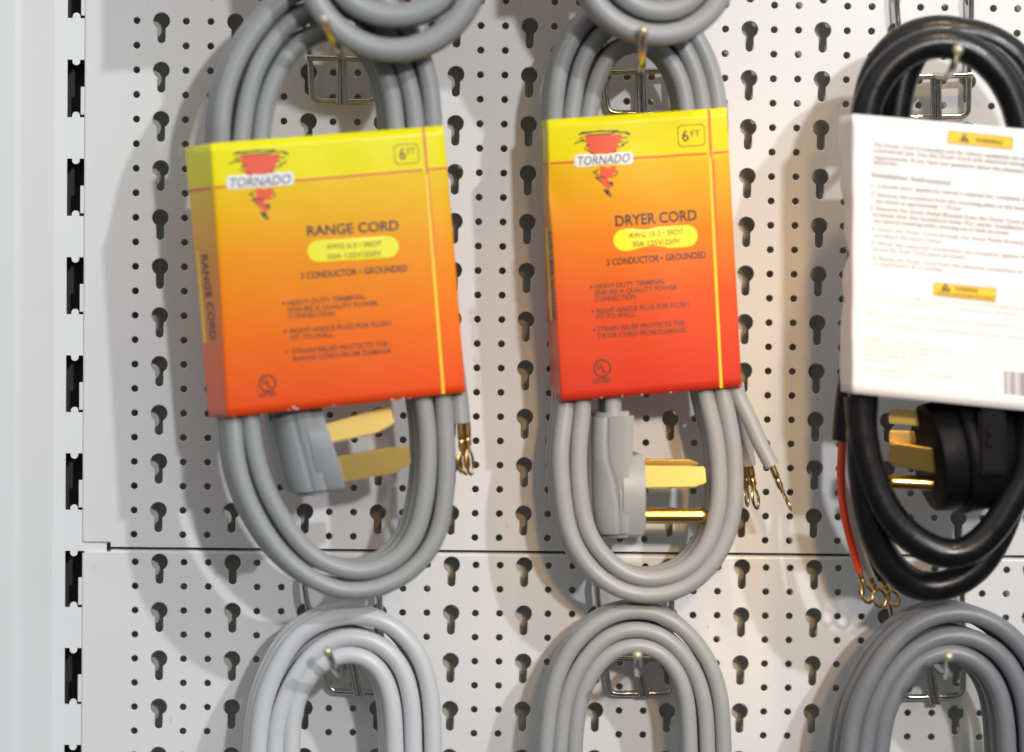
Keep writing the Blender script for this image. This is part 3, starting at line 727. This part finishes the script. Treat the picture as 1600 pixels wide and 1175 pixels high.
pl = loft_plug(dry, [((923, 645), (946, 646), (992, 642)), ((921, 690), (946, 695), (992, 690)), ((921, 716), (948, 722), (990, 715)), ((921, 748), (960, 756), (990, 748)), ((922, 790), (965, 792), (990, 790)), ((926, 820), (966, 822), (990, 820)), ((936, 841), (967, 843), (990, 839), -1)],
               60, 25, 9, M_PLUG, 2.4, 9)
loft_plug(pl, [((968, 722), (974, 716), (1004, 708), -5), ((966, 736), (972, 733), (1009, 728), -1.4), ((965, 754), (971, 753), (1010, 752), .6), ((965, 776), (971, 776), (1010, 776), 1.2), ((965, 798), (971, 798), (1010, 798), .6), ((966, 820), (972, 820), (1010, 819), -1.4), ((968, 839), (974, 840), (1007, 838), -4)],
          60, 27, 9, M_PLUG, 1.1, 3, 'plug_head')
blade(pl, [(996, 728), (998, 763), (1085, 762), (1104, 755), (1102, 729)], 56, 2.4, 9, tilt=.14)
blade(pl, [(996, 717), (996, 735), (1080, 732), (1094, 724), (1076, 717)], 42, 2.0, 9)
pin(pl, (994, 806), (1108, 806), 51, 4.0)
sl = Sleeve(dry, [(843, 188, 30), (849, 330, 30), (855, 480, 30), (861, 622, 30)], [(855, 187, 62), (859, 325, 62), (868, 480, 62), (877, 627, 62)], [(1137, 168, 61), (1145, 315, 61), (1153, 460, 61), (1160.5, 604, 61)], 9, 30, M_CARD_D,
            0.7, rad=1.1, wav=lambda a, t: -1.6 * math.exp(-((a - .0) / .08) ** 2 - ((t - .27) / .07) ** 2) + .35 * math.sin(8 * a - 4 * t) * math.sin(math.pi * a))
orange_front(sl, dict(name='DRYER CORD', name_at=((961.6, 353.4), (1089, 343.5)), name_cap=16, pill=((1024, 371.7), 132, 34, -.065),
    rating=[('AWG 10-3 • SRDT', (982.6, 372), (1068, 365.5), 8.2), ('30A 125V/250V', (987.5, 385.5), (1063, 380), 8.2)],
    lines=[('3 CONDUCTOR • GROUNDED', (948, 414.7), (1103, 402.4), 10, .018), ('HEAVY-DUTY TERMINAL', (930, 451.8), (1039, 442.5), 7.6, 0), ('ENSURE A QUALITY POWER', (930, 461.5), (1058, 451.8), 7.6, 0),
           ('CONNECTION.', (930, 471.4), (995, 466.5), 7.6, 0), ('RIGHT-ANGLE PLUG FOR FLUSH', (932.5, 490), (1075.5, 478.5), 7.6, 0), ('FIT-TO-WALL.', (932.5, 499), (993, 494), 7.6, 0),
           ('STRAIN RELIEF PROTECTS THE', (934, 518.5), (1070, 507.6), 7.6, 0), ('DRYER CORD FROM DAMAGE.', (934.4, 528.8), (1072, 518.5), 7.6, 0)],
    bullets=[(924, 448.5), (926.5, 486), (928, 515)], box=((1080, 211.5), 43, 34, -.065), six=((1066, 221), (1076.5, 220.2)), ft=((1079.5, 213.5), (1094, 212.2)),
    red=[((846.5, 256.3), (856, 255.5), 4, True), ((860, 255.4), (1103, 240), 3.6, False), ((1114, 239), (1138, 236.8), 3.6, False), ((1107.5, 171), (1111, 250), 4, False), ((1114, 250), (1121, 400), 3.2, False)],
    gold=((1109, 244), (1127, 606), 4.2), logo=((943, 249), .95), plate=((943, 249), 92, 20, -.055), plate_text=((901, 258.6), (983, 252.8), 13), ul=((940.7, 575), 14, ((928, 599), (954, 596.5), 7))))
sl.line('gold_stripe#spine', M_YLINE, (854, 355), (862, 500), 4, .15, True)
wear(sl, [(972, 619, 3, 1), (1003, 616.5, 5, 1), (1048, 612.5, 4, .9), (940, 621.5, 3, .9), (1010, 177, 4, .8), (1156, 602, 2, 1.2)], 5)
sl.text('spine_lettering', M_INK, 'DRYER CORD', (858, 362), (865.5, 500), 5, .018, .2, 0, True)
sl.finish()

# ---- black cord ---------------------------------------------------
blk = empty('packaged_cord', P(1470, 60, 80), 'thick black cord in a white instruction sleeve, rightmost sleeved pack', 'cord', GREYS)
bm = bmesh.new()
front = [(1350, 540), (1343, 619), (1349, 690), (1362, 742), (1381, 791), (1407, 826), (1442, 853), (1480, 868), (1512, 863), (1546, 835), (1574, 795), (1598, 745), (1612, 660), (1616, 500), (1612, 330), (1602, 230),
         (1582, 150), (1548, 100), (1508, 73), (1463, 66), (1415, 82), (1375, 120), (1352, 178), (1352, 260), (1354, 400), (1354, 520)]
backl = [(1343, 600), (1346, 700), (1353, 780), (1367, 840), (1396, 890), (1440, 918), (1485, 914), (1525, 890), (1556, 845), (1585, 770), (1625, 640), (1640, 450), (1638, 280), (1625, 160),
         (1590, 90), (1545, 60), (1500, 50), (1455, 55), (1425, 85), (1408, 130), (1398, 190), (1390, 300), (1390, 420)]
R_ = 7.5
zz = []
for q in front[1:]: zz.append(P(q[0], q[1], 88))
# go round again behind the first turn
for i, q in enumerate(backl[1:]): zz.append(P(q[0], q[1], max(70, 86 - 4 * i)))
zz += [P(1400, 520, 72), P(1430, 590, 74), P(1500, 600, 76), P(1560, 640, 74)]
start = [P(1338, 640, 60), P(1340, 560, 66), P(1360, 420, 74), P(1350, 300, 76)]
path = spline(zz, 2.2, 14); sweep(bm, path, circ(R_, 20), None)
fix(bm); link('cable', bm, M_BLACK, blk, 60)
bm = bmesh.new()
third = [(1322, 688), (1326, 632), (1343, 520), (1346, 330), (1350, 190), (1368, 110), (1410, 62), (1465, 45), (1525, 58), (1580, 100), (1615, 180), (1630, 400)]
sweep(bm, spline([P(x, y, 60 + 10 * min(1, max(0, (640 - y) / 200))) for x, y in third], 2.2, 10), circ(7.2, 20), None, None)
fix(bm); link('cable', bm, M_BLACK, blk, 60)
bm = bmesh.new(); tube(bm, [P(1317, 640, 63), P(1316, 690, 63), P(1314, 740, 64), P(1319, 800, 64), P(1331, 852, 62), P(1343, 893, 60)], 2.1, 14); fix(bm); link('red_wire', bm, M_RED, blk, 60)
bm = bmesh.new(); tube(bm, [P(1326, 640, 58), P(1327, 690, 58), P(1325, 745, 58), P(1331, 805, 58), P(1343, 855, 57), P(1360, 902, 56)], 2.1, 14); fix(bm); link('white_wire', bm, M_WHITE, blk, 60)
bm = bmesh.new(); tube(bm, [P(1334, 640, 54), P(1335, 690, 54), P(1335, 745, 54), P(1342, 810, 54), P(1356, 862, 53), P(1378, 906, 52)], 2.1, 14); fix(bm); link('black_wire', bm, M_BLACK, blk, 60)
terminal(blk, (1342, 890), (1349, 912), (1360, 941), 60, 1.7, 3.1, 8, .5, M_COPPER)
terminal(blk, (1357, 896), (1367, 917), (1380, 947), 56, 1.7, 3.4, 8, .3, M_COPPER)
terminal(blk, (1375, 899), (1387, 921), (1402, 945), 52, 1.7, 3.2, 8, .4, M_COPPER)
# big round plug, its face turned left
bm = bmesh.new()
ax = (P(1600, 690, 66) - P(1440, 716, 74)).normalized(); c0 = P(1448, 716, 72)
u = ax.cross(Vector((0, 0, 1))).normalized(); v = ax.cross(u)
prof = [(0, 0), (0, 24), (1.2, 26.5), (10, 27.5), (13, 26.8), (13.5, 29), (15, 30), (30, 29.5), (34, 27), (44, 21), (52, 17), (54, 15), (54, 0)]
n = 48; rings = []
for d, r_ in prof: rings.append([bm.verts.new(c0 + ax * d + (u * math.cos(2 * math.pi * k / n) + v * math.sin(2 * math.pi * k / n)) * max(r_, .01)) for k in range(n)])
for r0, r1 in zip(rings, rings[1:]):
    for k in range(n): bm.faces.new((r0[k], r0[(k + 1) % n], r1[(k + 1) % n], r1[k]))
fix(bm); pl = link('plug', bm, M_BPLUG, blk, 35)
bm = bmesh.new()
poly_slab(bm, [P(x, y, 100) for x, y in ((1530, 640), (1572, 640), (1574, 740), (1530, 744))], Vector((0, 22, 0)), 1.5, 3); link('cord_clamp', bm, M_BPLUG, pl, 40)
for y in (672, 690):
    bm = bmesh.new(); bmesh.ops.create_cone(bm, cap_ends=True, segments=20, radius1=2.8, radius2=2.5, depth=1.6, matrix=Matrix.Translation(P(1549, y, 100.6)) @ Matrix.Rotation(math.radians(90), 4, 'X'))
    link('clamp_screw', bm, M_BPLUG, pl, 40)
blade(pl, [(1390, 694), (1387, 722), (1400, 729), (1468, 741), (1476, 703), (1400, 691)], 84, 3.4, -20, tilt=-.04)
blade(pl, [(1388, 642), (1388, 662), (1455, 668), (1462, 645), (1400, 638)], 66, 3.0, -20)
blade(pl, [(1389, 672), (1389, 692), (1440, 694), (1440, 674)], 58, 3.0, -20)
pin(pl, (1470, 756), (1384, 752), 74, 3.6)
def ragged(a, t):
    return .25 * math.sin(5 * a + 6 * t)
wb = [(1311, 182, 70)]
for i in range(1, 12):
    t = i / 12; wb.append((1311 + 3 * math.sin(t * 3) + random.Random(i).uniform(-2.5, 2.5) + (0, 0, 0, 0, 9, 3, 11, 2, 6, 0, 0, 0)[i], 182 + (612 - 182) * t, 70))
wb.append((1314, 612, 70))
wf = [(1331 + (.8 * math.sin(i * 1.9)), 178 + (614 - 178) * i / 12, 103) for i in range(13)]
wr = [(1720 + 4 * i / 12, 213 + (654 - 213) * i / 12, 92) for i in range(13)]
sl = Sleeve(blk, wb, wf, wr, -3, 32, M_CARD_W, 2.2, ragged, rad=2.2)
def warn(idx, cs, wl, wr_, cap, tri, extra=None):
    bd, lt = 'warning_badge#%d' % idx, 'warning_lettering#%d' % idx
    n = 12
    def q(u, v): return tuple((cs[0][k] * (1 - u) + cs[1][k] * u) * (1 - v) + (cs[3][k] * (1 - u) + cs[2][k] * u) * v for k in (0, 1))
    sl.put(bd, M_WARN, [q(a / n, b / 4) for b in range(5) for a in range(n + 1)], [(b * (n + 1) + a, (b + 1) * (n + 1) + a, (b + 1) * (n + 1) + a + 1, b * (n + 1) + a + 1) for b in range(4) for a in range(n)], .12)
    for a, b_ in zip(cs, cs[1:] + cs[:1]): sl.line(lt, M_INKS, a, b_, 1.0, .2, n=14)
    sl.poly(lt, M_INK, [(tri[0], tri[1] - 9), (tri[0] + 8.5, tri[1] + 5.5), (tri[0] - 8, tri[1] + 4)], .22)
    sl.text('warning_mark#%d' % idx, M_WARN, '!', (tri[0] - 1, tri[1] + 3.5), (tri[0] + 1, tri[1] + 3.7), 8, .01, .3)
    sl.text(lt, M_INKS, 'WARNING', wl, wr_, cap, .02, .24)
    if extra:
        sl.line(lt, M_INKS, *extra[0], .9, .2, n=14); sl.text(lt, M_INKS, *extra[1], 4.2, 0, .24)
warn(1, [(1479.5, 204), (1580, 214.5), (1578, 233), (1478, 223)], (1520, 222), (1563, 226.5), 7, (1504, 217))
warn(2, [(1456.6, 441.6), (1553, 450.5), (1552, 471.5), (1456.6, 461)], (1489, 454), (1525, 457.5), 6.5, (1475, 450),
     (((1458, 455.5), (1552, 464.5)), ('DO NOT OVERTIGHTEN THE SCREWS', (1462, 460.5), (1549, 469))))
X2 = 1700
def para(st, l, r_, cap=6.2, mat=M_GINK, bold=.012): sl.text('lettering' if mat is M_INK else ('body_lettering' if mat is M_GINK else 'faint_lettering'), mat, st, l, r_, cap, bold)
k = .0945
def ext(l, n): return (l[0] + n, l[1] + n * k)
for st, l, n in [
    ('The Dryer Cord is intended only for indoor residential use and is not intended for', (1363, 228.6), 316), ('commercial use. Use this Dryer Cord with electrical wiring that meets the codes', (1363, 237.5), 322),
    ('requirements. If you have any questions about the adequacy of your wiring call an', (1363, 248), 322), ('electrician.', (1363, 256), 38),
    ('1. Consult your appliance owner\'s manual for complete electrical connection', (1360, 292), 322), ('2. Remove the knockout from the mounting plate on the back of the Dryer. The hole', (1360, 306), 330),
    ('size should be approximately 1-1/8 inch.', (1366, 316.5), 134), ('3. Remove the Strain Relief Bracket from the Dryer Cord and insert the threaded', (1358, 327.5), 330),
    ('bracket into the knockout hole. For easier installation, separate the Strain', (1363, 337.5), 322), ('two parts by loosening and/or removing one or both set screws.', (1363, 347), 212)]:
    para(st, l, ext(l, n))
for st, l, n in [
    ('4. Insert the Dryer Cord through the Strain Relief Bracket. Complete the wiring', (1360, 360), 326), ('according to the owner\'s manual.', (1363, 370), 106),
    ('5. When the electrical connections are complete, tighten the set screws', (1360, 382), 290), ('so that the Dryer Cord cannot be moved.', (1363, 391.5), 142),
    ('6. Route the Dryer Cord from the electrical connections to the Dryer outlet', (1363, 405.5), 300), ('a minimum of 3 inches.', (1366, 414.5), 106)]:
    para(st, l, ext(l, n), 6.2, M_GINK, 0)
for st, l, n in [('Do not overtighten the set screws to the Strain Relief Bracket', (1380, 464), 230), ('or the Dryer Cord. This can cause damage to the Dryer Cord.', (1384, 474), 225),
    ('Read these instructions to this product completely prior to using the Dryer Cord', (1356, 491), 320), ('If you have any questions regarding these instructions contact a qualified electrician', (1352, 507), 330),
    ('Installation Instructions', (1352, 531.5), 87), ('Dryer Cord for indoor residential use only', (1350, 539), 137), ('Dryer Cord 3 conductor grounded', (1350, 547), 96), ('Strain Relief Bracket', (1350, 555), 92),
    ('Heavy duty terminal', (1350, 563), 108), ('Strain relief protects the Dryer Cord from damage', (1348, 577), 137), ('Dryer Cord', (1376, 588), 30)]:
    para(st, l, ext(l, n), 5, M_FINK, 0)
sl.text('body_heading', M_GINK, 'Installation Instructions', (1361, 276.5), (1482, 289.5), 8.5, .012)
x = 1566; rb = random.Random(5)
while x < 1660:
    wd = rb.choice((1.2, 1.2, 2.2, 3.2)); y0 = 579 + (x - 1566) * .1
    sl.line('barcode', M_GINK, (x + wd / 2, y0), (x + wd / 2 + 1, y0 + 36), wd, .16, n=4); x += wd + rb.choice((1.3, 1.3, 2.2, 3))
sl.finish()

# ---- bare coils below and above ------------------------------------
def coil(label, strands, hf, yaw, Wd, T, mat, far, group='loose looking coils of grey cord'):
    """strands: arcs (inner to outer) from left leg to right leg; far: turning point (x,y) outside the picture"""
    root = empty('packaged_cord', P(strands[0][len(strands[0]) // 2][0], strands[0][len(strands[0]) // 2][1], hf), label, 'cord', GREYS)
    pts = []
    for i, s in enumerate(strands):
        pts += s
        if i < len(strands) - 1:
            nx = strands[i + 1]; d = 1 if far[1] > s[0][1] else -1
            e = 26 * i * d
            pts += [(s[-1][0], far[1] - 180 * d + 0 * e), ((s[-1][0] * .8 + far[0] * .2), far[1] - 60 * d + e), (far[0], far[1] + e), (nx[0][0] * .8 + far[0] * .2, far[1] - 60 * d + e), (nx[0][0], far[1] - 180 * d)]
    flat_cable(root, pts, lambda x: hf, yaw, Wd, T, mat)
    return root
coil('pale almost white cord coil hanging below the range cord', [
    [(458, 1250), (455, 1167), (461, 1105), (480, 1060), (512, 1030), (550, 1020), (588, 1038), (608, 1075), (615, 1115), (617, 1167), (618, 1250)],
    [(428, 1250), (430, 1167), (437, 1115), (460, 1060), (490, 1019), (521, 999), (552, 993), (590, 1004), (625, 1036), (642, 1090), (646, 1167), (647, 1250)],
    [(400, 1250), (404, 1167), (412, 1100), (435, 1040), (468, 991), (508, 969), (550, 961), (600, 970), (636, 997), (660, 1034), (672, 1080), (676, 1139), (677, 1250)]],
    52, 14, 26, 8.9, M_PALE, (540, 1640))
coil('mid grey cord coil hanging below the dryer cord', [
    [(896, 1250), (900, 1139), (908, 1090), (926, 1050), (952, 1020), (994, 1006), (1032, 1018), (1057, 1045), (1072, 1085), (1077, 1139), (1079, 1250)],
    [(872, 1250), (878, 1139), (886, 1087), (906, 1041), (933, 1007), (962, 987), (995, 981), (1027, 988), (1062, 1014), (1089, 1055), (1102, 1105), (1105, 1160), (1107, 1250)],
    [(848, 1250), (856, 1139), (862, 1090), (880, 1034), (910, 992), (946, 965), (995, 953), (1046, 966), (1085, 1000), (1112, 1042), (1126, 1090), (1130, 1145), (1133, 1250)]],
    46, 3, 24, 8.0, M_GREY2, (990, 1640))
coil('slate grey cord coil at lower right below the black cord', [
    [(1370, 1250), (1376, 1169), (1385, 1115), (1404, 1073), (1428, 1040), (1458, 1022), (1486, 1017), (1516, 1026), (1545, 1050), (1564, 1085), (1571, 1125), (1574, 1169), (1576, 1250)],
    [(1346, 1250), (1352, 1169), (1361, 1119), (1382, 1070), (1410, 1031), (1446, 1003), (1482, 992), (1512, 994), (1546, 1008), (1577, 1037), (1597, 1080), (1604, 1120), (1608, 1250)],
    [(1320, 1250), (1327, 1169), (1337, 1112), (1362, 1055), (1393, 1008), (1432, 974), (1475, 958), (1508, 957), (1548, 970), (1588, 1000), (1616, 1040), (1630, 1090), (1638, 1250)]],
    62, 12, 28, 9.2, M_SLATE, (1480, 1640))
tl = coil('grey cord coil at the top left hanging in front of the range cord', [
    [(495, -200), (505, -90), (535, -10), (570, 16), (615, 26), (655, 20), (690, 0), (715, -50), (725, -120), (730, -200)],
    [(455, -200), (466, -80), (490, -5), (508, 26), (537, 53), (575, 73), (615, 80), (660, 71), (698, 48), (724, 18), (745, -30), (760, -120), (765, -200)]],
    104, -4, 26, 11.2, M_GREY, (610, -640))
tm = coil('grey cord coil at the top centre hanging in front of the dryer cord', [
    [(915, -200), (930, -110), (958, -25), (985, 4), (1012, 16), (1037, 19), (1065, 13), (1088, -5), (1108, -50), (1118, -120), (1122, -200)],
    [(880, -200), (893, -100), (922, -10), (950, 26), (985, 47), (1025, 56), (1065, 51), (1098, 32), (1122, 5), (1142, -45), (1152, -120), (1156, -200)]],
    90, 5, 25, 10.2, M_GREY2, (1020, -640))

Sleeve(tl, [(388, -560, 92), (386, -128, 92)], [(392, -560, 124), (390, -128, 124)], [(800, -580, 120), (805, -160, 120)], 0, 34, M_CARD_R)  # unprinted sleeve, unseen above the frame, added for its shadow on the board
Sleeve(tm, [(868, -560, 76), (872, -66, 76)], [(872, -560, 108), (876, -66, 108)], [(1160, -580, 106), (1166, -80, 106)], 0, 34, M_CARD_D)  # likewise unseen, added to block light above the dryer cord
